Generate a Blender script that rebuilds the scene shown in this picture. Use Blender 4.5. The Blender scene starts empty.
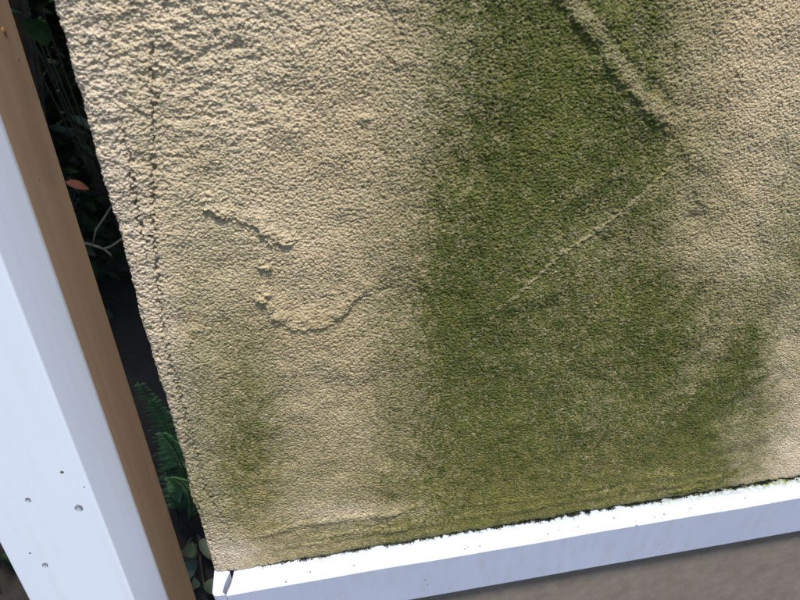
import bpy, bmesh, math, random
import numpy as np
from mathutils import Vector, Matrix

random.seed(7)
rng = np.random.default_rng(11)
S = bpy.context.scene
COL = S.collection

# ------------------------------------------------------------------ camera
F = 650.0                                  # focal length in pixels of the 800 x 600 photograph
D = 0.28                                   # camera to wall plane (metres); wall face is y = 0, x right, z up
def nrm(v): return v / np.linalg.norm(v)
_dn = nrm(np.array([55., 1125., F]))       # direction of the plumb vanishing point
_X = np.array([5289., 231 - .17 * (5289. - 200), F]); _X = nrm(_X - _dn * _X.dot(_dn))
_Y = np.cross(-_dn, _X); _Y = _Y if _Y[2] > 0 else -_Y
R3 = np.array([_X, _Y, -_dn])              # camera axes (right, down, forward) -> world
CAM = np.array([0., -D, 0.])
def at(px, py, y=0.0):                     # photo pixel -> point on the plane y
    r = R3 @ np.array([px - 400., py - 300., F]); return CAM + r * ((y + D) / r[1])
def at_z(px, py, z):
    r = R3 @ np.array([px - 400., py - 300., F]); return CAM + r * (z / r[2])
def to_px(P):                              # world -> photo pixel (arrays)
    c = (P - CAM) @ R3
    return 400 + F * c[..., 0] / c[..., 2], 300 + F * c[..., 1] / c[..., 2]

cam = bpy.data.objects.new('camera', bpy.data.cameras.new('camera')); COL.objects.link(cam)
m = Matrix([[R3[i][0], -R3[i][1], -R3[i][2], CAM[i]] for i in range(3)] + [[0, 0, 0, 1]])
cam.matrix_world = m
cam.data.sensor_width = 36; cam.data.lens = F / 800 * 36
cam.data.clip_start = .01; cam.data.clip_end = 2000
cam.data.dof.use_dof = True; cam.data.dof.focus_distance = .365; cam.data.dof.aperture_fstop = 20
S.camera = cam

# ------------------------------------------------------------------ sky, sun, exposure
SUN_TO = Vector((.14, -.42, 1.0)).normalized()      # towards the sun behind thin cloud
W = bpy.data.worlds.new('World'); S.world = W; W.use_nodes = True
nt = W.node_tree; nt.nodes.clear()
sky = nt.nodes.new('ShaderNodeTexSky'); sky.sky_type = 'NISHITA'; sky.sun_disc = False
sky.sun_elevation = math.asin(SUN_TO.z); sky.sun_rotation = math.atan2(SUN_TO.x, SUN_TO.y)
sky.dust_density = .6; sky.air_density = 1.2
bg = nt.nodes.new('ShaderNodeBackground'); bg.inputs[1].default_value = .11
wo = nt.nodes.new('ShaderNodeOutputWorld')
nt.links.new(sky.outputs[0], bg.inputs[0]); nt.links.new(bg.outputs[0], wo.inputs[0])
sd = bpy.data.lights.new('sun', 'SUN'); sd.energy = 3.5; sd.angle = math.radians(10); sd.color = (1, .95, .87)
sun = bpy.data.objects.new('sun', sd); COL.objects.link(sun)
sun.rotation_euler = SUN_TO.to_track_quat('Z', 'Y').to_euler(); sun.location = (0, -1, 3)
S.view_settings.view_transform = 'Standard'; S.view_settings.look = 'None'
S.view_settings.exposure = 0.84; S.view_settings.gamma = 1.0; S.view_settings.use_curve_mapping = False
S.render.engine = 'CYCLES'

# ------------------------------------------------------------------ helpers
def tag(o, label=None, cat=None, group=None, kind=None):
    for k, v in (('label', label), ('category', cat), ('group', group), ('kind', kind)):
        if v: o[k] = v
    return o
def empty(name, loc=(0, 0, 0)):
    o = bpy.data.objects.new(name, None); COL.objects.link(o); o.location = loc; o.empty_display_size = .02; return o
def mesh_obj(name, verts, faces, mat, parent=None, smooth=False):
    me = bpy.data.meshes.new(name); me.from_pydata([tuple(v) for v in verts], [], [tuple(f) for f in faces]); me.update()
    o = bpy.data.objects.new(name, me); COL.objects.link(o)
    if mat: me.materials.append(mat)
    if parent:
        o.parent = parent; o.matrix_parent_inverse = parent_inv(parent)
    if smooth: me.polygons.foreach_set('use_smooth', [True] * len(me.polygons))
    return o
def parent_inv(p): return Matrix.Translation(-Vector(p.location))
def bm_obj(name, bm, mat, parent=None, smooth=False):
    me = bpy.data.meshes.new(name); bmesh.ops.recalc_face_normals(bm, faces=bm.faces); bm.to_mesh(me); bm.free()
    o = bpy.data.objects.new(name, me); COL.objects.link(o)
    if mat: me.materials.append(mat)
    if parent: o.parent = parent; o.matrix_parent_inverse = parent_inv(parent)
    if smooth: me.polygons.foreach_set('use_smooth', [True] * len(me.polygons))
    return o

class NT:
    def __init__(s, name):
        s.m = bpy.data.materials.new(name); s.m.use_nodes = True; s.t = s.m.node_tree
        s.b = s.t.nodes['Principled BSDF']; s.out = s.t.nodes['Material Output']
        s.tc = s.t.nodes.new('ShaderNodeTexCoord')
    def L(s, a, b): s.t.links.new(a, b)
    def noise(s, scale, detail=4, rough=.55, stretch=None):
        n = s.t.nodes.new('ShaderNodeTexNoise'); n.inputs['Scale'].default_value = scale
        n.inputs['Detail'].default_value = detail; n.inputs['Roughness'].default_value = rough
        if stretch:
            mp = s.t.nodes.new('ShaderNodeMapping'); mp.inputs['Scale'].default_value = stretch
            s.L(s.tc.outputs['Object'], mp.inputs['Vector']); s.L(mp.outputs[0], n.inputs['Vector'])
        else: s.L(s.tc.outputs['Object'], n.inputs['Vector'])
        return n.outputs['Fac']
    def ramp(s, src, stops):
        r = s.t.nodes.new('ShaderNodeValToRGB'); e = r.color_ramp.elements
        while len(e) < len(stops): e.new(.5)
        for el, (p, c) in zip(e, stops):
            el.position = p; el.color = (c, c, c, 1) if not hasattr(c, '__len__') else (*c, 1)
        s.L(src, r.inputs[0]); return r.outputs[0]
    def mix(s, fac, a, b, mode='MIX'):
        n = s.t.nodes.new('ShaderNodeMix'); n.data_type = 'RGBA'; n.blend_type = mode
        for sock, v in ((n.inputs[0], fac), (n.inputs[6], a), (n.inputs[7], b)):
            if hasattr(v, 'is_linked') or hasattr(v, 'links'): s.L(v, sock)
            elif hasattr(v, '__len__'): sock.default_value = (*v, 1)
            else: sock.default_value = v
        return n.outputs[2]
    def math(s, op, a, b=None, clamp=False):
        n = s.t.nodes.new('ShaderNodeMath'); n.operation = op; n.use_clamp = clamp
        for sock, v in ((n.inputs[0], a), (n.inputs[1], b)):
            if v is None: continue
            if hasattr(v, 'links'): s.L(v, sock)
            else: sock.default_value = v
        return n.outputs[0]
    def attr(s, name):
        n = s.t.nodes.new('ShaderNodeAttribute'); n.attribute_name = name; return n.outputs['Fac']
    def bump(s, src, strength, dist):
        n = s.t.nodes.new('ShaderNodeBump'); n.inputs['Strength'].default_value = strength
        n.inputs['Distance'].default_value = dist; s.L(src, n.inputs['Height']); s.L(n.outputs[0], s.b.inputs['Normal'])
    def color(s, src):
        if hasattr(src, 'links'): s.L(src, s.b.inputs['Base Color'])
        else: s.b.inputs['Base Color'].default_value = (*src, 1)
    def set(s, **k):
        for a, v in k.items(): s.b.inputs[a.replace('_', ' ')].default_value = v

# ------------------------------------------------------------------ materials
def mat_render():
    n = NT('tan_textured_render'); n.set(Roughness=.92)
    n.b.inputs['Specular IOR Level'].default_value = .25
    big = n.noise(14, 3); fine = n.noise(800, 3, .6)
    tan = n.mix(n.ramp(big, [(.35, 0.), (.68, 1.)]), (.52, .400, .250), (.58, .475, .325))
    tan = n.mix(n.attr('pale'), tan, (.58, .48, .365))
    tan = n.mix(n.ramp(fine, [(.3, 0.), (.7, 1.)]), n.mix(.38, tan, (.19, .13, .06)), tan)
    green = n.mix(n.ramp(n.noise(30, 4), [(.35, 0.), (.65, 1.)]), (.048, .061, .010), (.077, .088, .016))
    olive = n.mix(n.attr('olive'), green, (.128, .116, .028))
    # the algae film is patchy from grain to grain
    gr = n.ramp(n.noise(520, 3, .62), [(.28, 0.), (.72, 1.)])
    a = n.attr('algae')
    k = n.math('MULTIPLY', n.math('SUBTRACT', gr, .5), n.math('MULTIPLY', n.math('MULTIPLY', a, 3., True), .30))
    k = n.math('ADD', a, k, True)
    col = n.mix(k, tan, olive)
    col = n.mix(n.math('MULTIPLY', n.attr('dark_tone'), .8, clamp=True), col, (.045, .045, .030))
    n.color(col)
    vo = n.t.nodes.new('ShaderNodeTexVoronoi'); vo.inputs['Scale'].default_value = 880
    n.L(n.tc.outputs['Object'], vo.inputs['Vector'])
    g_ = n.math('MULTIPLY', n.math('SUBTRACT', 1., n.math('MULTIPLY', vo.outputs['Distance'], vo.outputs['Distance'])), .75)
    n.bump(n.math('ADD', g_, n.math('MULTIPLY', n.noise(1300, 3, .6), .55)), 1.0, .0010)
    return n.m
def mat_white(name, dirt=.25, ledge=False, base=(.59, .63, .73), rough=.28):
    n = NT(name); n.set(Roughness=rough)
    c = base
    g = n.ramp(n.noise(25, 3, .5), [(.40, 0.), (.80, 1.)])
    col = n.mix(n.math('MULTIPLY', g, dirt * .12), c, (.50, .47, .42))
    if ledge:
        k = n.math('MULTIPLY', n.attr('film'), n.ramp(n.noise(330, 5, .7), [(.30, 0.), (.62, 1.)]), clamp=True)
        col = n.mix(k, col, (.17, .20, .06))
    run = n.ramp(n.noise(1, 4, .6, (150, 150, 5)), [(.48, 0.), (.78, 1.)])
    col = n.mix(n.math('MULTIPLY', run, dirt * .75), col, (.36, .35, .27))
    sp = n.ramp(n.noise(700, 2, .5), [(.74, 0.), (.80, 1.)])
    col = n.mix(n.math('MULTIPLY', sp, dirt), col, (.13, .11, .09))
    n.color(col); n.L(n.ramp(n.noise(90, 4), [(.2, rough * .95), (.9, rough * 1.15)]), n.b.inputs['Roughness'])
    n.bump(n.noise(60, 2), .03, .001)
    return n.m
def mat_simple(name, a, b, scale, rough=.8, bump=(0, 0, 0), trans=0):
    n = NT(name); n.set(Roughness=rough)
    n.color(n.mix(n.ramp(n.noise(scale, 5, .6), [(.32, 0.), (.68, 1.)]), a, b))
    if bump[0]: n.bump(n.noise(bump[0], 5, .65), bump[1], bump[2])
    if trans: n.b.inputs['Subsurface Weight'].default_value = 0
    return n.m
M = {}
M['render'] = mat_render()
M['rail'] = mat_white('white_rail_plastic', .35, True, (.56, .59, .75))
M['post'] = mat_white('white_post_coating', .18)
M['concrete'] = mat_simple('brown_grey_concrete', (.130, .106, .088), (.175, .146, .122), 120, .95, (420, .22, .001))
def mat_wall_tint():  # warm reflection of the wall on the white post, painted as colour
    n = NT('painted_wall_reflection'); n.set(Roughness=.27)
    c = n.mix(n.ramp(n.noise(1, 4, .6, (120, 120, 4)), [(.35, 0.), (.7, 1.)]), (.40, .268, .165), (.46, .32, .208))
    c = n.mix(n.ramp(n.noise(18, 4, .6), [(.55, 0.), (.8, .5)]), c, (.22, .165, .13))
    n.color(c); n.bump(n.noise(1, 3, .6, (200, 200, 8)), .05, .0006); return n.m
M['wall_tint'] = mat_wall_tint()
M['core'] = mat_simple('insulation_core', (.10, .09, .08), (.14, .13, .11), 60, .9)
M['soil'] = mat_simple('dark_damp_soil', (.008, .006, .005), (.022, .016, .012), 60, .95, (90, .8, .02))
M['leaf'] = mat_simple('dark_green_leaf', (.012, .026, .009), (.028, .050, .017), 60, .5)
M['leaf_pale'] = mat_simple('grey_green_leaf', (.025, .042, .022), (.06, .08, .045), 60, .55)
M['fern'] = mat_simple('fern_green', (.035, .095, .035), (.065, .15, .05), 80, .5)
M['twig'] = mat_simple('pale_dry_twig', (.09, .078, .064), (.15, .13, .108), 120, .8)
M['stem'] = mat_simple('dark_stem', (.03, .022, .015), (.06, .045, .03), 90, .85)
M['rust_leaf'] = mat_simple('rust_orange_leaf', (.22, .055, .022), (.32, .095, .038), 90, .6)
M['moss'] = mat_simple('dark_moss', (.014, .018, .007), (.05, .062, .016), 300, .95)
M['crumb'] = mat_simple('dark_crumb', (.03, .026, .02), (.09, .075, .055), 400, .9)
M['stain'] = mat_simple('rust_stain', (.30, .11, .04), (.36, .16, .07), 300, .6)
w = NT('clear_water'); w.set(Roughness=.22, IOR=1.33); w.b.inputs['Transmission Weight'].default_value = 1.0
w.color((1, 1, 1)); M['water'] = w.m

# ------------------------------------------------------------------ setting
Z_RAIL = float(at(600, 510)[2])            # ledge height
Z_GND = -.60
def ground():
    n = 90; xs = np.sign(np.linspace(-1, 1, n)) * np.abs(np.linspace(-1, 1, n)) ** 5 * 400
    V = []
    for y in xs:
        for x in xs:
            a = math.exp(-(x * x + y * y) / 4)
            V.append((x, y, Z_GND + a * (.012 * math.sin(31 * x + 7 * y) * math.cos(23 * y - 3 * x))))
    Fc = [(j * n + i, j * n + i + 1, (j + 1) * n + i + 1, (j + 1) * n + i) for j in range(n - 1) for i in range(n - 1)]
    o = mesh_obj('ground', V, Fc, M['soil'], smooth=True); tag(o, kind='structure')
ground()

# ------------------------------------------------------------------ the rendered wall
STEP = .00035; NT_ = 1200; PER = STEP * NT_
def spec(lo, hi, ax=1.0, seed=0, slope=0.):
    """periodic noise with wavelengths lo..hi metres, ax > 1 stretches it along the wall"""
    r = np.random.default_rng(seed)
    f = np.fft.fftfreq(NT_, STEP); fx, fz = np.meshgrid(f * ax, f)
    k = np.hypot(fx, fz); k0 = 1 / math.sqrt(lo * hi); s = math.log(hi / lo) / 2 + .12
    a = np.where(k > 0, np.exp(-(np.log(np.maximum(k, 1e-6) / k0) / s) ** 2 / 2), 0)
    if slope: a = a * np.maximum(k / k0, .05) ** slope
    h = np.fft.ifft2(np.fft.fft2(r.standard_normal((NT_, NT_))) * a).real
    return h / h.std()
def cells(size, ax=1.0, seed=0):
    """rounded grains: 1 at a grain's centre, 0 between grains"""
    r = np.random.default_rng(seed)
    nx = int(round(PER / (size * ax))); nz = int(round(PER / size))
    jx = r.random((nz, nx)); jz = r.random((nz, nx)); hh = .65 + .35 * r.random((nz, nx))
    X, Z = np.meshgrid(np.arange(NT_) / NT_ * nx, np.arange(NT_) / NT_ * nz)
    ix = X.astype(int); iz = Z.astype(int); best = np.zeros((NT_, NT_))
    for a in (-1, 0, 1):
        for b in (-1, 0, 1):
            cx = (ix + a); cz = (iz + b)
            d2 = (X - cx - jx[cz % nz, cx % nx]) ** 2 + (Z - cz - jz[cz % nz, cx % nx]) ** 2
            best = np.maximum(best, hh[cz % nz, cx % nx] * (1 - np.minimum(d2 / .62, 1)))
    return np.sqrt(best)
wx_ = spec(.003, .008, 1, 90) * .8; wz_ = spec(.003, .008, 1, 91) * .8
def warp(t):
    j, i = np.mgrid[0:NT_, 0:NT_]
    return t[(j + wz_).round().astype(int) % NT_, (i + wx_).round().astype(int) % NT_]
T = dict(grain=warp(cells(.00115, .70, 1)), grain2=warp(cells(.0021, .7, 2)), fine=spec(.0009, .002, 1.2, 3),
         mid=spec(.003, .007, 1.3, 4), lump=spec(.008, .02, 1.4, 5), broad=spec(.04, .15, 1.0, 6),
         streak=spec(.006, .05, .35, 7), patch=spec(.01, .04, .8, 8))
def samp(name, u, z):
    t = T[name]; a = u / STEP; b = z / STEP
    i = np.floor(a).astype(int); j = np.floor(b).astype(int); fa = a - i; fb = b - j
    g = lambda jj, ii: t[jj % NT_, ii % NT_]
    return (g(j, i) * (1 - fa) + g(j, i + 1) * fa) * (1 - fb) + (g(j + 1, i) * (1 - fa) + g(j + 1, i + 1) * fa) * fb

def grow(start, end, step0, ratio=1.25, top=.02):
    out = []; p = start; s = step0; sg = 1 if end > start else -1
    while (end - p) * sg > 0: p += sg * s; s = min(s * ratio, top); out.append(p)
    return out
X_EDGE = float(np.mean([at(57, 8)[0], at(132, 280)[0], at(212, 570)[0]]))
RC = .003                                    # corner radius
xf = np.arange(X_EDGE + RC, .325, STEP)
u_front = np.concatenate([xf, grow(xf[-1], 1.1, .0006)])
ARC = RC * math.pi / 2
u_arc = X_EDGE + RC - np.arange(STEP, ARC, STEP)[::-1]
u_side0 = X_EDGE + RC - ARC
u_side = u_side0 - np.concatenate([np.arange(0, .006, STEP), .006 + np.array(grow(0, .44, .0006))])[::-1]
U = np.concatenate([u_side, u_arc, u_front])
zf = np.arange(Z_RAIL + .0012, -.012, STEP)
Zs = np.concatenate([zf, grow(zf[-1], .95, .0006)])
inset = np.array([.010, .006, .003, .0017, .0009, .0004, .0001])      # the coat's lower edge curls back
zin = np.array([.0006, .0004, .0001, 0, .0001, .0003, .0006])
ZV = np.concatenate([np.full(7, Zs[0]) + zin - .0008, Zs]); INS = np.concatenate([inset, np.zeros(len(Zs))])
UU, ZZ = np.meshgrid(U, ZV); II = np.repeat(INS[:, None], len(U), 1)
# base surface and normal
th = np.clip((X_EDGE + RC - UU) / RC, 0, math.pi / 2)
NX = -np.sin(th); NY = -np.cos(th)
PX = np.where(UU > X_EDGE + RC, UU, X_EDGE + RC + RC * NX)
PY = np.where(UU > X_EDGE + RC, 0, RC + RC * NY) + np.where(UU < u_side0, u_side0 - UU, 0)
# where each bit of the wall sits in the photograph (for placing the stains and trowel marks)
px, py = to_px(np.stack([np.maximum(UU, X_EDGE - .004), np.zeros_like(UU), np.minimum(ZZ, .0)], -1))
px = np.clip(px, -200, 1100); py = np.clip(py, -80, 640)

def sstep(a, b, x):
    t = np.clip((x - a) / (b - a), 0, 1); return t * t * (3 - 2 * t)
def poly_field(pts, reach):
    """signed distance (metres, + on the left-hand side walking along) and position 0..1 along a polyline given in photo pixels"""
    W3 = np.array([at(*p) for p in pts]); A = W3[:, [0, 2]]
    lo = A.min(0) - reach; hi = A.max(0) + reach
    i0, i1 = np.searchsorted(U, [lo[0], hi[0]]); j0 = np.searchsorted(Zs, lo[1]) + 7; j1 = np.searchsorted(Zs, hi[1]) + 7
    x = UU[j0:j1, i0:i1]; z = ZZ[j0:j1, i0:i1]
    x = x + .0007 * samp('mid', x, z); z = z + .0007 * samp('mid', x + .1, z)
    best = np.full(x.shape, 9.); sg = np.zeros(x.shape); tt = np.zeros(x.shape); n = len(A) - 1
    for k in range(n):
        d = A[k + 1] - A[k]; l2 = d @ d
        t = np.clip(((x - A[k, 0]) * d[0] + (z - A[k, 1]) * d[1]) / l2, 0, 1)
        ex = x - A[k, 0] - t * d[0]; ez = z - A[k, 1] - t * d[1]; q = np.hypot(ex, ez)
        s = np.sign(d[0] * (z - A[k, 1]) - d[1] * (x - A[k, 0])); w_ = q < best
        best = np.where(w_, q, best); sg = np.where(w_, s, sg); tt = np.where(w_, (k + t) / n, tt)
    return (slice(j0, j1), slice(i0, i1)), best * sg, tt
def fade(t, a=.12, b=.12): return sstep(0, a, t) * (1 - sstep(1 - b, 1, t))

H = np.zeros_like(UU); ALG = np.zeros_like(UU); PALE = np.zeros_like(UU); OLV = np.zeros_like(UU); DARK = np.zeros_like(UU)
coarse = np.clip(1 - sstep(120, 400, px * .75 + py * .8), 0, 1)        # lumpy towards the upper left
smooth_br = sstep(0, 120, (px - 640) * .75 + (py - 400))                # rubbed smooth at the lower right
low = sstep(330, 520, py)
g1, g2 = samp('grain', UU, ZZ), samp('grain2', UU, ZZ)
amp = (1 - .55 * smooth_br) * (1 - .22 * low)
H += .0011 * amp * (g1 - .5) + (.00024 + .00028 * coarse) * amp * (g2 - .5) + .00010 * amp * samp('fine', UU, ZZ)
H += (.00003 + .00017 * coarse) * samp('mid', UU, ZZ) + (.00004 + .00022 * coarse) * samp('lump', UU, ZZ)
H += .0004 * samp('broad', UU, ZZ)
patchy = np.clip(.5 + .5 * samp('patch', UU, ZZ), 0, 1.4)
# trowelled laps: high on one side, falling away sharply on the other
def lap(pts, h, slow=.012, fast=.0009, a=.12, b=.12, ragged=.22):
    h *= .72; fast *= .8
    sl, d, t = poly_field(pts, slow * 2.5)
    up = np.where(d > 0, np.exp(-(d / slow) ** 2), np.exp(-(d / fast) ** 2))
    rg = 1 + ragged * np.clip(T['lump'][(ZZ[sl] / STEP).astype(int) % NT_, (UU[sl] / STEP).astype(int) % NT_], -1.4, 1.4)
    H[sl] += h * up * fade(t, a, b) * np.clip(rg, .15, 2)
def ridge(pts, h, w=.001, a=.15, b=.15, pits=0, flat=0):
    sl, d, t = poly_field(pts, w * 4)
    k = np.exp(-(d / w) ** 2) * fade(t, a, b)
    if pits: k = k * np.clip(.30 + .6 * samp('mid', UU[sl] + .05, ZZ[sl]*.9), 0, 1.5)
    if flat: H[sl] *= 1 - flat * np.clip(k, 0, 1)
    H[sl] += h * k
    return sl, k
lap([(198, 200), (215, 212), (240, 221), (258, 227), (268, 240), (284, 243), (300, 236)], .0021, .008, .0008)
lap([(256, 264), (266, 268), (276, 264)], .0026, .0028, .0009, .25, .25)
lap([(252, 297), (262, 300), (274, 293)], .0028, .0028, .0009, .25, .25)
lap([(262, 300), (272, 316), (288, 326), (306, 329), (328, 325), (346, 312), (354, 300), (364, 292), (386, 287), (432, 278)], .0019, .011, .0009, .10, .45)
lap([(545, -14), (562, 2), (584, 28), (606, 62), (632, 96), (655, 120), (676, 136)], .0016, .0042, .0018, .05, .10, .2)
crest_sl, crest_k = ridge([(555, -14), (572, 2), (594, 26), (616, 58), (642, 92), (665, 116), (684, 132)], .0005, .0032, .05, .15)
lap([(588, -6), (606, 24), (628, 52), (668, 92), (700, 128)], .0008, .008, .0012, .1, .4)
lap([(676, 136), (690, 165), (700, 200), (712, 214)], .0007, .008, .0012, .3, .3)
line_sl, line_k = ridge([(672, 166), (662, 176), (636, 198), (610, 220), (585, 239), (560, 254), (538, 276), (514, 297), (498, 308), (486, 330), (478, 345)], .0009, .0008, .05, .40, 0, .7)
ridge([(800, 128), (770, 138), (735, 150), (700, 158)], .0003, .0012)
# trowel lines near the foot
for pts, h, w in (([(236, 541), (300, 524), (360, 516), (402, 512), (432, 500)], .0010, .0022),
                  ([(300, 540), (350, 532), (400, 528), (428, 516), (440, 500)], .0009, .0018),
                  ([(255, 552), (330, 541), (420, 524), (520, 508), (640, 486), (700, 482)], .0007, .0018),
                  ([(430, 508), (500, 502), (566, 494), (640, 478), (740, 466)], .0005, .0011),
                  ([(470, 520), (560, 503), (660, 487), (760, 470)], .0006, .0015),
                  ([(664, 492), (690, 488), (716, 483)], .0012, .0009)):
    ridge(pts, h, w)
ridge([(420, 498), (404, 512), (384, 524), (360, 530)], -.0009, .0011)
# wide trowel sweeps at the lower right
for k in range(9):
    r0 = 150 + 42 * k
    ridge([(520 + r0 * math.cos(a) * 1.05, 250 + r0 * math.sin(a)) for a in np.linspace(-.05, 1.0, 9)], .00013 * (1 if k % 2 else -.8), .0035, .3, .3)
# pitted lines above the corner bead, with a darker tone along each
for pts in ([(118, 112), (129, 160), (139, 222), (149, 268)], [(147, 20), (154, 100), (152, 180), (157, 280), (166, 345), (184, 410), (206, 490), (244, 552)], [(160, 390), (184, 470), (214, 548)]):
    sl, k = ridge(pts, -.0008, .0006, .1, .1); DARK[sl] = np.maximum(DARK[sl], .4 * np.clip(k, 0, 1))
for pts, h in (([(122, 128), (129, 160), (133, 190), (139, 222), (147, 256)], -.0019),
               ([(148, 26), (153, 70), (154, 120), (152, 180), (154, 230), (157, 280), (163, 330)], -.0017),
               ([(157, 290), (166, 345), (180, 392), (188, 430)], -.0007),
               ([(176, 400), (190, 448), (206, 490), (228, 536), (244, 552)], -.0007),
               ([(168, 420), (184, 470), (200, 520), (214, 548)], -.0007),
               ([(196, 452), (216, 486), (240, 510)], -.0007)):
    sl, k = ridge(pts, h, .00075, .1, .1, 1); DARK[sl] = np.maximum(DARK[sl], .5 * np.clip(k, 0, 1))
for x, y, r, h in ((237, 47, .0022, -.0016), (170, 8, .003, -.0012), (157, 77, .0016, -.0013), (364, 118, .0018, .0012), (116, 88, .001, -.001),
                   (262, 124, .0016, -.001), (694, 218, .003, -.0010), (664, 126, .0014, -.001), (196, 330, .002, .0009), (408, 60, .003, .0008)):
    c = at(x, y); q = (UU - c[0]) ** 2 / 2.2 + (ZZ - c[2]) ** 2
    H += h * np.exp(-q / r ** 2)
# flaking along the corner
H -= .0009 * np.clip(samp('mid', UU, ZZ) - .3, 0, 2) * np.exp(-((UU - X_EDGE - RC / 2) / .004) ** 2)
# ragged lower edge
jit = .0007 * np.interp(px[8], [200, 440, 452, 466, 620, 800], [-.3, -.5, .2, .9, .3, .2]) + .00035 * samp('mid', U, U * 0 + .03) + .0003 * samp('lump', U, U * 0 + .11)
edge_w = np.exp(-np.clip(ZZ - Zs[0], 0, 1) / .004)
ZJ = jit[None, :] * edge_w

# algae, read off the photograph every 50 pixels (0 clean .. 1 deep green), columns x = 50 .. 800, rows y = 0 .. 550
AX = np.arange(50, 801, 50); AY = np.arange(0, 551, 50)
AM = np.array([
 [.00, .02, .05, .05, .08, .08, .12, .30, .66, .80, .88, .80, .66, .34, .10, .08],
 [.00, .02, .08, .06, .08, .08, .12, .30, .62, .80, .90, .78, .60, .28, .08, .10],
 [.00, .02, .12, .08, .06, .08, .15, .32, .62, .82, .92, .86, .68, .28, .10, .14],
 [.00, .00, .12, .14, .08, .08, .15, .36, .68, .86, .90, .86, .74, .42, .20, .34],
 [.00, .00, .08, .20, .14, .08, .18, .42, .76, .90, .86, .72, .60, .38, .24, .48],
 [.00, .00, .06, .20, .20, .12, .20, .46, .82, .86, .76, .62, .52, .30, .34, .58],
 [.00, .00, .06, .28, .26, .14, .24, .50, .86, .80, .72, .62, .56, .40, .54, .46],
 [.00, .00, .06, .32, .36, .18, .24, .50, .80, .76, .70, .66, .60, .50, .70, .28],
 [.00, .00, .06, .36, .52, .28, .24, .50, .70, .76, .72, .66, .60, .60, .70, .08],
 [.00, .00, .06, .38, .64, .36, .30, .54, .70, .80, .76, .68, .62, .76, .46, .00],
 [.00, .00, .06, .38, .54, .42, .38, .60, .72, .82, .80, .76, .72, .80, .40, .06],
 [.00, .00, .06, .20, .40, .46, .52, .70, .80, .88, .88, .86, .84, .70, .50, .30]])
AM[:3, 11:14] = [[.86, .78, .46], [.86, .74, .40], [.88, .76, .38]]; AM[3:7, 12:14] += .08
AM[7:11, 3:6] = [[.36, .44, .20], [.42, .58, .28], [.46, .68, .34], [.46, .60, .40]]; AM[6:10, 12:14] += .12; AM[4:8, 11:13] += .07
AM[6:] = np.clip(AM[6:] * 1.08, 0, 1)
wpx = px + 4 * samp('patch', UU, ZZ) + 3 * samp('streak', UU, ZZ); wpy = py + 5 * samp('lump', UU + .2, ZZ)
ax_ = np.clip((wpx - 50) / 50, 0, len(AX) - 1.001); ay_ = np.clip(wpy / 50, 0, len(AY) - 1.001)
i = ax_.astype(int); j = ay_.astype(int); fa = ax_ - i; fb = ay_ - j; fa = fa * fa * (3 - 2 * fa); fb = fb * fb * (3 - 2 * fb)
ALG = (AM[j, i] * (1 - fa) + AM[j, i + 1] * fa) * (1 - fb) + (AM[j + 1, i] * (1 - fa) + AM[j + 1, i + 1] * fa) * fb
ALG = ALG * (1 + .11 * samp('streak', UU, ZZ) + .04 * samp('lump', UU, ZZ + .2)) + .02 * samp('patch', UU + .1, ZZ)
OLV = np.clip(sstep(400, 520, py) * .8 + .25 * samp('patch', UU + .15, ZZ + .1) + .0, 0, 1)
PALE = np.clip((1 - sstep(18, 50, px - (57 + .272 * py))) * .8, 0, 1) + coarse * .55 + .7 * np.exp(-(((px - 236) / 34) ** 2 + ((py - 552) / 16) ** 2)) \
     + .55 * np.exp(-(((px - 350) / 70) ** 2 + ((py - 512) / 10) ** 2)) + .5 * smooth_br * (1 - ALG)
PALE = np.clip(PALE * (.8 + .3 * patchy), 0, 1)
ALG -= .35 * np.exp(-(((px - 236) / 30) ** 2 + ((py - 552) / 14) ** 2)) + .25 * np.exp(-(((px - 350) / 70) ** 2 + ((py - 510) / 9) ** 2))
arc_r = np.hypot((px - 500) * .95, py - 240)
arcs = sstep(610, 680, px) * sstep(240, 330, py) * (1 - sstep(470, 520, py))
ALG += arcs * .08 * np.sin(arc_r / 10. + .8 * samp('patch', UU, ZZ) * .4 + .9)
ALG = np.clip(ALG * 1.14 + .01 + .05 * sstep(250, 420, py), 0, 1)
ALG[crest_sl] *= 1 - .28 * np.clip(crest_k, 0, 1)
ALG[line_sl] *= 1 - .4 * np.clip(line_k, 0, 1)
ALG = np.clip(ALG, 0, 1)
# darker band right at the foot of the coat
foot = np.exp(-np.clip(ZZ - Zs[0], 0, 1) / .0014) * sstep(245, 330, px)
DARK = np.clip(np.maximum(DARK, foot * 1.1), 0, 1)

wall = empty('rendered_wall', (X_EDGE, 0, Z_RAIL))
tag(wall, 'tan rough rendered wall with green algae streaks and a white rail along its foot', 'wall')
VX = PX + NX * (H - II); VY = PY + NY * (H - II); VZ = ZZ + ZJ
nr, nc = UU.shape
co = np.stack([VX, VY, VZ], -1).reshape(-1, 3).astype(np.float32)
idx = np.arange(nr * nc).reshape(nr, nc)
quads = np.stack([idx[:-1, :-1], idx[:-1, 1:], idx[1:, 1:], idx[1:, :-1]], -1).reshape(-1, 4).astype(np.int32)
me = bpy.data.meshes.new('render_coat')
me.vertices.add(len(co)); me.vertices.foreach_set('co', co.ravel())
me.loops.add(quads.size); me.loops.foreach_set('vertex_index', quads.ravel())
me.polygons.add(len(quads)); me.polygons.foreach_set('loop_start', np.arange(0, quads.size, 4, dtype=np.int32))
me.polygons.foreach_set('use_smooth', np.ones(len(quads), dtype=bool))
for nm, arr in (('algae', ALG), ('pale', PALE), ('olive', OLV), ('dark_tone', DARK)):
    a = me.attributes.new(nm, 'FLOAT', 'POINT'); a.data.foreach_set('value', arr.ravel().astype(np.float32))
me.update(); me.materials.append(M['render'])
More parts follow.
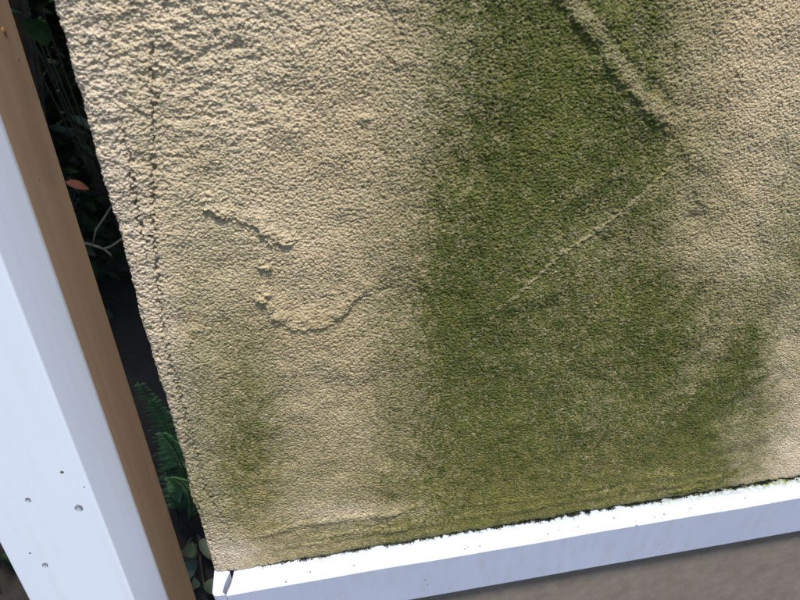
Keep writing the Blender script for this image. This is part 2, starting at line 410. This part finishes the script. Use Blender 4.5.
coat = bpy.data.objects.new('render_coat', me); COL.objects.link(coat); coat.parent = wall; coat.matrix_parent_inverse = parent_inv(wall)

def box(bm, x0, x1, y0, y1, z0, z1):
    v = [bm.verts.new((x, y, z)) for x in (x0, x1) for y in (y0, y1) for z in (z0, z1)]
    for f in ((0, 1, 3, 2), (4, 6, 7, 5), (0, 4, 5, 1), (2, 3, 7, 6), (0, 2, 6, 4), (1, 5, 7, 3)): bm.faces.new([v[k] for k in f])
bm = bmesh.new(); box(bm, X_EDGE + .012, 1.08, .012, .44, Z_RAIL + .004, .93)
bm_obj('wall_core', bm, M['core'], wall)

# ------------------------------------------------------------------ white rail under the coat
def zray(px_, py_, z): return at_z(px_, py_, z)
YF = float(np.mean([at_z(a, b, Z_RAIL - .0006)[1] for a, b in ((380, 568.5), (600, 531), (790, 498.5))]))
UND = .0095
ZB = float(np.mean([at(a, b, YF + UND)[2] for a, b in ((410, 599), (600, 567), (795, 532))]))
print('rail', X_EDGE, YF, Z_RAIL, ZB)
def rail_profile(r=.0011, n=5):
    p = [(.014, Z_RAIL - .0002), (.0, Z_RAIL - .0003)]
    p += [(YF / 2, Z_RAIL - .0005)]
    for k in range(n + 1):
        a = math.pi / 2 * k / n
        p.append((YF + r - r * math.sin(a), Z_RAIL - .0008 - r + r * math.cos(a)))
    p += [(YF + UND / 2, (Z_RAIL - .002 + ZB) / 2), (YF + UND - .0002, ZB + .0006), (YF + UND + .0003, ZB), (YF + UND + .0015, ZB), (YF + UND + .0019, ZB + .0005),
          (YF + .0024, Z_RAIL - .0035), (.014, Z_RAIL - .0028)]
    return p
prof = rail_profile()
xa = at_z(237, 572, Z_RAIL)[0]; xb = at_z(226, 592, Z_RAIL)[0]; XR = 1.08
stations = [None] + list(np.arange(-.072, .36, .0016)) + [.5, .8, XR]
V = []; film = []
rr = np.random.default_rng(3)
for s_i, sx in enumerate(stations):
    for (y, z) in prof:
        x = sx if sx is not None else xa + (xb - xa) * np.clip(-y / -YF, 0, 1)
        wob = .00012 * math.sin(37 * x + 1.3) + .00008 * math.sin(91 * x)
        V.append((x, y + (wob if y < -.008 else 0), z + wob * .6))
        t = max(0, -y / -YF)
        X_ = np.clip((x - .17) / .16, 0, 1)
        film.append(0.0 if z < Z_RAIL - .0018 else float(X_ * max(0, 1 - t * 1.25) + max(0, .55 - t * 3.2) * (1 if x > -.03 else .0)))
n = len(prof); ns = len(stations)
Fc = [(s * n + k, s * n + (k + 1) % n, (s + 1) * n + (k + 1) % n, (s + 1) * n + k) for s in range(ns - 1) for k in range(n)]
Fc += [tuple(range(n))[::-1], tuple((ns - 1) * n + k for k in range(n))]
rail = o = mesh_obj('base_rail', V, Fc, M['rail'], wall)
rail['label'] = 'white plastic rail with flat ledge and bluish front face'
a = o.data.attributes.new('film', 'FLOAT', 'POINT'); a.data.foreach_set('value', film)
# end cap: a rounded block closing the rail's left end, a split left between the two
def end_cap():
    xl = at_z(212.5, 588, Z_RAIL)[0]
    out = []
    rc = .0035
    for k in range(7):
        a_ = math.pi / 2 * k / 6; out.append((xl + rc - rc * math.sin(a_) , YF + rc - rc * math.cos(a_)))
    out = [(xb - .0004, YF)] + out + [(xl, .006), (xl + .004, .006)] + [(xa - .0046, .0005), ((xa + xb) / 2 - .0042, YF * .45), (xb - .0024, YF + .0022)]
    bm = bmesh.new()
    top = [bm.verts.new((x, y, Z_RAIL - .0002)) for x, y in out]; bot = [bm.verts.new((x, y + UND * max(0, min(1, (.0 - y) / -YF)), ZB)) for x, y in out]
    n_ = len(out)
    bm.faces.new(top); bm.faces.new(bot[::-1])
    for k in range(n_): bm.faces.new((top[k], bot[k], bot[(k + 1) % n_], top[(k + 1) % n_]))
    bmesh.ops.recalc_face_normals(bm, faces=bm.faces)
    ed = [e for e in bm.edges if abs(e.verts[0].co.z - e.verts[1].co.z) < 1e-6 and e.verts[0].co.z > Z_RAIL - .001]
    bmesh.ops.bevel(bm, geom=ed, offset=.0007, segments=3, affect='EDGES')
    return bm
bm_obj('end_cap', end_cap(), M['rail'], rail)

# ------------------------------------------------------------------ plinth
def plinth():
    bm = bmesh.new(); x0, x1, y0, y1 = X_EDGE + .02, 1.06, .004, .42
    nx, nz = 260, 60; r = np.random.default_rng(5)
    g = [[bm.verts.new((x0 + (x1 - x0) * (i_ / nx), y0 + 0 * float(samp('lump', np.array(i_ * .004), np.array(k * .004))) , Z_GND - .05 + (Z_RAIL - .006 - Z_GND + .05) * k / nz)) for i_ in range(nx + 1)] for k in range(nz + 1)]
    for k in range(nz):
        for i_ in range(nx): bm.faces.new((g[k][i_], g[k][i_ + 1], g[k + 1][i_ + 1], g[k + 1][i_]))
    b = [bm.verts.new(p) for p in ((x0, y1, Z_GND - .05), (x1, y1, Z_GND - .05), (x1, y1, Z_RAIL - .006), (x0, y1, Z_RAIL - .006))]
    bm.faces.new(b[::-1])
    bm.faces.new([g[k][0] for k in range(nz + 1)] + [b[3], b[0]]); bm.faces.new([g[k][nx] for k in range(nz, -1, -1)] + [b[1], b[2]])
    bm.faces.new([g[nz][i_] for i_ in range(nx, -1, -1)] + [b[3], b[2]])
    o = bm_obj('concrete_plinth', bm, M['concrete'], None)
    tag(o, 'brown grey concrete plinth in shade beneath the white rail', 'plinth')
plinth()

# ------------------------------------------------------------------ white post on the left
def post():
    y0 = -.0133
    xB = np.mean([at(11, 300, y0)[0], at(75, 450, y0)[0], at(139, 600, y0)[0]])
    yA = .012; xA = np.mean([at(59, 300, yA)[0], at(115, 450, yA)[0], at(171, 600, yA)[0]])
    xD = at(8, 560, y0)[0]
    yC = .0495 + .012
    core = [(xD, yC), (xD, y0), (xB, y0), (xA, yA), (xA, yC)]
    rad = [.004, .0015, .0012, .0010, .002]
    pts = []
    for k in range(5):
        p = np.array(core[k]); a_ = nrm(np.array(core[k - 1]) - p); b_ = nrm(np.array(core[(k + 1) % 5]) - p)
        for t in np.linspace(0, 1, 13):
            q0, q1 = p + a_ * rad[k], p + b_ * rad[k]
            pts.append((1 - t) ** 2 * q0 + 2 * t * (1 - t) * p + t * t * q1)
    zs = np.linspace(Z_GND - .1, .9, 60)
    V = [(x, y, z) for z in zs for x, y in pts]; n_ = len(pts)
    Fc = [(s * n_ + k, s * n_ + (k + 1) % n_, (s + 1) * n_ + (k + 1) % n_, (s + 1) * n_ + k) for s in range(len(zs) - 1) for k in range(n_)]
    Fc += [tuple(range(n_))[::-1], tuple((len(zs) - 1) * n_ + k for k in range(n_))]
    root = empty('white_post', ((xA + xD) / 2, .02, Z_GND))
    tag(root, 'glossy white square post with tan wall reflection painted on its side, left of the rendered wall', 'post')
    body = mesh_obj('post_body', V, Fc, M['post'], root)
    # strip on the white side, the wall's tan reflection put into its colour
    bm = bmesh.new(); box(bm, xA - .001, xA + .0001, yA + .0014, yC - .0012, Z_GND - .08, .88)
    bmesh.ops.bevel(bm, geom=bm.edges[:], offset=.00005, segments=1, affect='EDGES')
    q = bm_obj('side_reflection_tint', bm, M['wall_tint'], root); q['label'] = 'post side towards the wall with tan reflection painted into its colour'
    return root, y0, xA
post_root, Y_POST, X_POSTSIDE = post(); X_POSTSIDE += .0001

def dome(name, c, nrm_, r, h, mat, parent=None, squash=1.25, seed=0):
    """a bead lying on a surface"""
    rd = random.Random(seed); q = Vector(nrm_).to_track_quat('Z', 'Y'); bm = bmesh.new(); rings = []
    wob = [1 + rd.uniform(-.12, .12) for _ in range(16)]
    for k in range(6):
        a_ = math.pi / 2 * k / 6
        rings.append([bm.verts.new(Vector(c) + q @ Vector((r * math.cos(a_) * math.cos(t * math.pi / 8) * wob[t], r * squash * math.cos(a_) * math.sin(t * math.pi / 8) * wob[t], h * math.sin(a_)))) for t in range(16)])
    top = bm.verts.new(Vector(c) + q @ Vector((0, 0, h)))
    for k in range(5):
        for t in range(16): bm.faces.new((rings[k][t], rings[k][(t + 1) % 16], rings[k + 1][(t + 1) % 16], rings[k + 1][t]))
    for t in range(16): bm.faces.new((rings[5][t], rings[5][(t + 1) % 16], top))
    bm.faces.new(rings[0][::-1])
    return bm_obj(name, bm, mat, parent, True)
for x, y, r, lab in ((28, 500, .0015, 'small clear water drop on white post, leftmost and beside the largest drop'),
                     (79, 508, .0021, 'largest clear water drop on the front of the white post'),
                     (45, 565, .0016, 'clear water drop lowest on the front of the white post')):
    c = at(x, y, Y_POST)
    tag(dome('water_drop', (c[0], Y_POST - .00002, c[2]), (0, -1, 0), r, r * .18, M['water'], None, 1.2, x), lab, 'water drop', 'water drops on the post')
for x, y, r, lab in ((62, 472, .0009, 'dark dirt speck on white post above the largest water drop'),
                     (30, 553, .0006, 'tiny dark speck on white post just above the lowest water drop'),
                     (84, 487, .0004, 'faint tiny speck on white post near its chamfer')):
    c = at(x, y, Y_POST)
    tag(dome('dirt_speck', (c[0], Y_POST - .00002, c[2]), (0, -1, 0), r, r * .4, M['crumb'], None, .8, x), lab, 'dirt speck', 'dirt specks on the post')
def side_pt(px_, py_):
    r = R3 @ np.array([px_ - 400., py_ - 300., F]); return CAM + r * ((X_POSTSIDE - CAM[0]) / r[0])
for x, y, r, lab, mt in ((4, 31, .0016, 'round orange rust spot on the wall side of the white post', 'stain'),
                         (39, 180, .0005, 'tiny dark speck on the shaded side of the white post', 'crumb'),
                         (19, 60, .0005, 'tiny dark speck below the orange spot on the post', 'crumb')):
    c = side_pt(x, y)
    tag(dome('rust_spot' if mt == 'stain' else 'dirt_speck', (X_POSTSIDE + .00002, c[1], c[2]), (1, 0, 0), r, r * .25, M[mt], None, 1.1, x), lab, 'rust spot' if mt == 'stain' else 'dirt speck')

# ------------------------------------------------------------------ moss in the joint, crumbs on the ledge
def moss():
    V, Fc = [], []
    rd = random.Random(21)
    n1 = lambda x: float(samp('mid', np.array(x), np.array(.2)))
    n2 = lambda x: float(samp('lump', np.array(x), np.array(.3)))
    x = -.055
    while x < .40:
        dens = .55 + .5 * n2(x) + .3 * n1(x)
        pxx = float(to_px(np.array([x, 0, Z_RAIL]))[0])
        dens *= float(np.interp(pxx, [250, 330, 430, 450, 700, 800], [.5, 1.4, 1.6, 2.0, 1.8, 1.5]))
        for _ in range(max(0, int(rd.gauss(dens * 8, 2)))):
            spread = .0008 + .0007 * max(0, n1(x + .01)) + .0010 * rd.random() ** 6
            y = .0014 - abs(rd.gauss(0, spread * .9)); z = Z_RAIL - .0004
            l = rd.uniform(.0005, .0016) * (1.35 if y > -.0012 else .7); wd = l * rd.uniform(.18, .35)
            a_ = rd.uniform(0, 2 * math.pi); tx = rd.gauss(0, .5); ty = -abs(rd.gauss(.3, .5))
            b_ = len(V); xx = x + rd.uniform(-.0006, .0006)
            V += [(xx - wd * math.cos(a_), y - wd * math.sin(a_), z), (xx + wd * math.cos(a_), y + wd * math.sin(a_), z),
                  (xx + wd * .8 * math.cos(a_) + tx * l * .5, y + wd * .8 * math.sin(a_) + ty * l * .5, z + l * .6), (xx + tx * l, y + ty * l, z + l)]
            Fc += [(b_, b_ + 1, b_ + 2), (b_, b_ + 2, b_ + 3)]
        x += .00035
    o = mesh_obj('moss', V, Fc, M['moss']); tag(o, 'thin dark green moss in the joint between render and white ledge', 'moss', kind='stuff')
moss()
def crumb_mesh(V, Fc, c, r, rd, flat=.6):
    b_ = len(V)
    for d in ((1, 0, 0), (-1, 0, 0), (0, 1, 0), (0, -1, 0), (0, 0, 1), (0, 0, -1)):
        k = r * rd.uniform(.6, 1.2); V.append((c[0] + d[0] * k, c[1] + d[1] * k, c[2] + d[2] * k * flat))
    for f in ((0, 2, 4), (2, 1, 4), (1, 3, 4), (3, 0, 4), (2, 0, 5), (1, 2, 5), (3, 1, 5), (0, 3, 5)): Fc.append(tuple(b_ + k for k in f))
V, Fc = [], []; rd = random.Random(4)
spots = [(287, 580), (310, 572), (354, 565), (286, 582), (468, 547), (465, 549), (480, 546), (548, 534), (560, 530), (578, 527), (572, 531), (614, 518), (637, 525), (636, 521), (664, 514), (695, 505), (690, 508), (655, 517), (745, 498)]
for x, y in spots:
    c = at_z(x, y, Z_RAIL - .0003); crumb_mesh(V, Fc, c, rd.uniform(.0004, .0008), rd)
for _ in range(130):
    c = at_z(rd.uniform(300, 800), 0, -1); x = rd.uniform(-.06, .34); y = YF * rd.random() ** 2.2
    crumb_mesh(V, Fc, (x, y, Z_RAIL - .0003), rd.uniform(.00012, .0003), rd)
for x, y in ((680, 523), (644, 544), (660, 546), (630, 560), (632, 562), (425, 579), (428, 586), (540, 572), (560, 569), (760, 512)):
    c = at(x, y, YF + UND * .5); fy = (Z_RAIL - .002 - c[2]) / (Z_RAIL - .002 - ZB); crumb_mesh(V, Fc, (c[0], YF + UND * fy - .0001, c[2]), rd.uniform(.0002, .0005), rd)
o = mesh_obj('dirt_crumbs', V, Fc, M['crumb']); tag(o, 'fine dark dirt crumbs scattered over the white rail', 'dirt', kind='stuff')

# ------------------------------------------------------------------ planting behind the gap
def leaf(V, Fc, base, direc, up, l, w, curl=.25, seg=5):
    d = Vector(direc).normalized(); s = d.cross(Vector(up)); s = s.normalized() if s.length > 1e-4 else Vector((1, 0, 0)); nn = s.cross(d)
    b_ = len(V); p = Vector(base)
    for k in range(seg + 1):
        t = k / seg; wd = w * math.sin(math.pi * min(1, t * .92 + .04)) ** .8 * (1 - .25 * t)
        c = p + d * (l * t) - nn * (curl * l * t * t)
        V += [tuple(c - s * wd + nn * wd * .35), tuple(c), tuple(c + s * wd + nn * wd * .35)]
    for k in range(seg):
        for q in (0, 1): Fc.append((b_ + k * 3 + q, b_ + k * 3 + q + 1, b_ + k * 3 + q + 4, b_ + k * 3 + q + 3))
def tube(V, Fc, pts, r0, r1, n=6):
    P = [Vector(p) for p in pts]; b_ = len(V)
    for k, p in enumerate(P):
        d = (P[min(k + 1, len(P) - 1)] - P[max(k - 1, 0)]).normalized(); q = d.to_track_quat('Z', 'Y'); r = r0 + (r1 - r0) * k / (len(P) - 1)
        V += [tuple(p + q @ Vector((r * math.cos(2 * math.pi * t / n), r * math.sin(2 * math.pi * t / n), 0))) for t in range(n)]
    for k in range(len(P) - 1):
        for t in range(n): Fc.append((b_ + k * n + t, b_ + k * n + (t + 1) % n, b_ + (k + 1) * n + (t + 1) % n, b_ + (k + 1) * n + t))
    Fc.append(tuple(b_ + t for t in range(n))[::-1]); Fc.append(tuple(b_ + (len(P) - 1) * n + t for t in range(n)))

def shrub(c, h, rad, nl, lab, seed, ll=.05, mat='leaf'):
    rd = random.Random(seed); root = empty('evergreen_shrub', c); tag(root, lab, 'shrub', 'shrubs behind the wall')
    V, Fc = [], []; LV, LF = [], []
    for b in range(9):
        a_ = rd.uniform(0, 6.28); e = Vector((rad * .8 * math.cos(a_), rad * .8 * math.sin(a_), h * rd.uniform(.6, 1)))
        pts = [Vector(c), Vector(c) + e * .35 + Vector((rd.gauss(0, .02), rd.gauss(0, .02), h * .12)), Vector(c) + e * .7 + Vector((0, 0, h * .05)), Vector(c) + e]
        tube(V, Fc, pts, .009, .003)
    for _ in range(nl):
        a_ = rd.uniform(0, 6.28); rr_ = rad * rd.random() ** .4; z = rd.random() ** .8
        k = .55 + .45 * math.sin(math.pi * min(1, z + .12)); p = Vector(c) + Vector((rr_ * k * math.cos(a_), rr_ * k * math.sin(a_), h * z))
        d = Vector((math.cos(a_) + rd.gauss(0, .6), math.sin(a_) + rd.gauss(0, .6), rd.gauss(.1, .5)))
        leaf(LV, LF, p, d, (rd.gauss(0, .3), rd.gauss(0, .3), 1), ll * rd.uniform(.6, 1.2), ll * rd.uniform(.16, .27), rd.uniform(.1, .4), 3)
    mesh_obj('stem', V, Fc, M['stem'], root, True); q = mesh_obj('crown', LV, LF, M[mat], root, True)
    return root
def shade_shrub():  # shrub added mostly above the view to shade the soil in the gap
    c = (-.40, .62, Z_GND); rd = random.Random(77); root = empty('added_shade_shrub', c); tag(root, 'added dark green shrub, mostly out of view, that shades the gap behind the white post', 'shrub')
    V, Fc, LV, LF = [], [], [], []
    for b in range(7):
        a_ = rd.uniform(0, 6.28); e = Vector((c[0] + .2 * math.cos(a_), c[1] - .10 + .22 * math.sin(a_), .45 + rd.uniform(-.2, .2)))
        tube(V, Fc, [c, tuple(Vector(c).lerp(e, .4) + Vector((.0, .06, .05))), tuple(Vector(c).lerp(e, .75)), tuple(e)], .012, .004)
    for _ in range(2300):
        a_ = rd.uniform(0, 6.28); q = rd.random() ** .45; zz = rd.uniform(-1, 1); k = math.sqrt(1 - zz * zz)
        p = Vector((-.42 + .29 * q * k * math.cos(a_), .46 + .34 * q * k * math.sin(a_), .42 + .48 * q * zz))
        if p.x > -.12 and p.y < .47: continue
        leaf(LV, LF, p, (rd.gauss(0, 1), rd.gauss(-.2, 1), rd.gauss(-.1, .6)), (rd.gauss(0, .3), rd.gauss(0, .3), 1), rd.uniform(.03, .06), rd.uniform(.008, .014), rd.uniform(.1, .4), 4)
    mesh_obj('stem', V, Fc, M['stem'], root, True); mesh_obj('crown', LV, LF, M['leaf'], root, True)
shade_shrub()
shrub((-.62, .95, Z_GND), .95, .34, 5200, 'dark evergreen shrub seen at the top of the gap beside the wall', 1)
shrub((-.25, 1.25, Z_GND), 1.2, .38, 5200, 'tall dark evergreen shrub deep behind the gap beside the wall', 2)
shrub((-1.05, .65, Z_GND), 1.1, .34, 3000, 'dark evergreen shrub hidden mostly behind the white post', 3)
shrub((-.43, .34, Z_GND), .20, .12, 260, 'low leafy plant at the lower left corner beside the white post', 5, .035)

shrub((-1.15, 2.0, Z_GND), 1.3, .62, 3200, 'large dark evergreen shrub furthest back behind the gap', 21, .085)
shrub((-.45, 2.2, Z_GND), 1.4, .62, 3200, 'wide dark evergreen shrub far behind the rendered wall', 22, .085)
def fern(base, tips, lab, seed, mat='fern', lw=.022):
    rd = random.Random(seed); root = empty('fern', base); tag(root, lab, 'fern')
    for tip in tips:
        V, Fc = [], []; B = Vector(base); Tp = Vector(tip); mid = (B + Tp) / 2 + Vector((.02, 0, .12 * (Tp - B).length))
        f = lambda t: B * (1 - t) ** 2 + mid * 2 * t * (1 - t) + Tp * t * t
        tube(V, Fc, [f(k / 10) for k in range(11)], .0014, .0005, 5)
        for k in range(30):
            t = .16 + .84 * k / 30; p = f(t); d = (f(min(1, t + .02)) - f(t - .02)).normalized(); s = d.cross(Vector((0, -1, .3))).normalized()
            for sg in (-1, 1):
                leaf(V, Fc, p, s * sg + d * .45 + Vector((0, 0, rd.gauss(0, .08))), (0, 0, 1), lw * (1.15 - t) * rd.uniform(.85, 1.15) * 1.3, .0019, .25, 3)
        mesh_obj('frond', V, Fc, M[mat], root, True)
A = lambda x, y, yy: tuple(at(x, y, yy))
FB = at_z(190, 520, Z_GND); fy = FB[1]
fern(tuple(FB), [A(137, 382, fy - .08), A(150, 398, fy - .05), A(160, 432, fy - .10), A(205, 420, fy + .06), A(168, 478, fy - .13), A(215, 470, fy)],
     'green fern with narrow leaflets low in the dark gap beside the wall', 9)
def leafy(base, ends, lab, mat, l, w, seed, name='leafy_plant'):
    rd = random.Random(seed); root = empty(name, base); tag(root, lab, 'plant')
    V, Fc = [], []
    for e in ends: tube(V, Fc, [base, tuple((Vector(base) + Vector(e)) / 2 + Vector((0, 0, .02))), e], .0018, .0009, 5)
    mesh_obj('stem', V, Fc, M['stem'], root, True)
    for e in ends:
        V, Fc = [], []; leaf(V, Fc, e, (rd.gauss(.2, .6), -.6, rd.gauss(.15, .35)), (0, -.3, 1), l * rd.uniform(.8, 1.2), w, .3, 6)
        mesh_obj('leaf', V, Fc, M[mat], root, True)
leafy((at(196, 575, .2)[0], .24, Z_GND), [A(186, 548, .17), A(196, 560, .18), A(204, 585, .17), A(190, 590, .16), A(200, 540, .22)],
      'grey green broad leaves at the foot of the gap near the rail end', 'leaf_pale', .030, .009, 3)
leafy((at(170, 490, .3)[0], .30, Z_GND), [A(166, 470, .24), A(174, 476, .25), A(160, 452, .28)],
      'bright green leaf pair beside the post below the fern', 'fern', .034, .009, 8)
leafy((at(40, 40, .8)[0], .95, Z_GND), [A(22, 14, .62), A(34, 30, .64), A(46, 46, .62), A(30, 52, .66), A(42, 10, .66)],
      'mid green leaves at the top of the gap between post and wall', 'fern', .055, .016, 12)
def twig():
    c = at(104, 249, .42); root = empty('forked_twig', tuple(c)); tag(root, 'pale forked dry twig in the dark gap halfway up the wall edge', 'twig')
    V, Fc = [], []
    tube(V, Fc, [A(84, 243, .44), A(93, 245, .43), A(104, 249, .42), A(112, 246, .42), A(126, 236, .43), A(150, 215, .50)], .0016, .0012)
    mesh_obj('main_stem', V, Fc, M['twig'], root, True)
    for p, r in (([A(93, 245, .43), A(96, 230, .42), A(104, 218, .44), A(112, 205, .5)], .0013), ([A(104, 249, .42), A(110, 254, .41), A(114, 260, .42)], .0012)):
        V, Fc = [], []; tube(V, Fc, p, r, r * .7); mesh_obj('side_shoot', V, Fc, M['twig'], root, True)
    # it grows on down to the bed
    V, Fc = [], []; e = at(84, 243, .44)
    tube(V, Fc, [tuple(e), (e[0] - .05, .47, e[2] - .08), (e[0] - .07, .5, Z_GND)], .0016, .0022); mesh_obj('lower_stem', V, Fc, M['twig'], root, True)
twig()
V, Fc = [], []; leaf(V, Fc, A(66, 182, .5), tuple(Vector(A(86, 187, .5)) - Vector(A(66, 182, .5))), (0, -.7, .7), .024, .006, .2, 6)
o = mesh_obj('autumn_leaf', V, Fc, M['rust_leaf'], None, True); tag(o, 'small rust orange leaf caught in the dark gap beside the post', 'leaf')
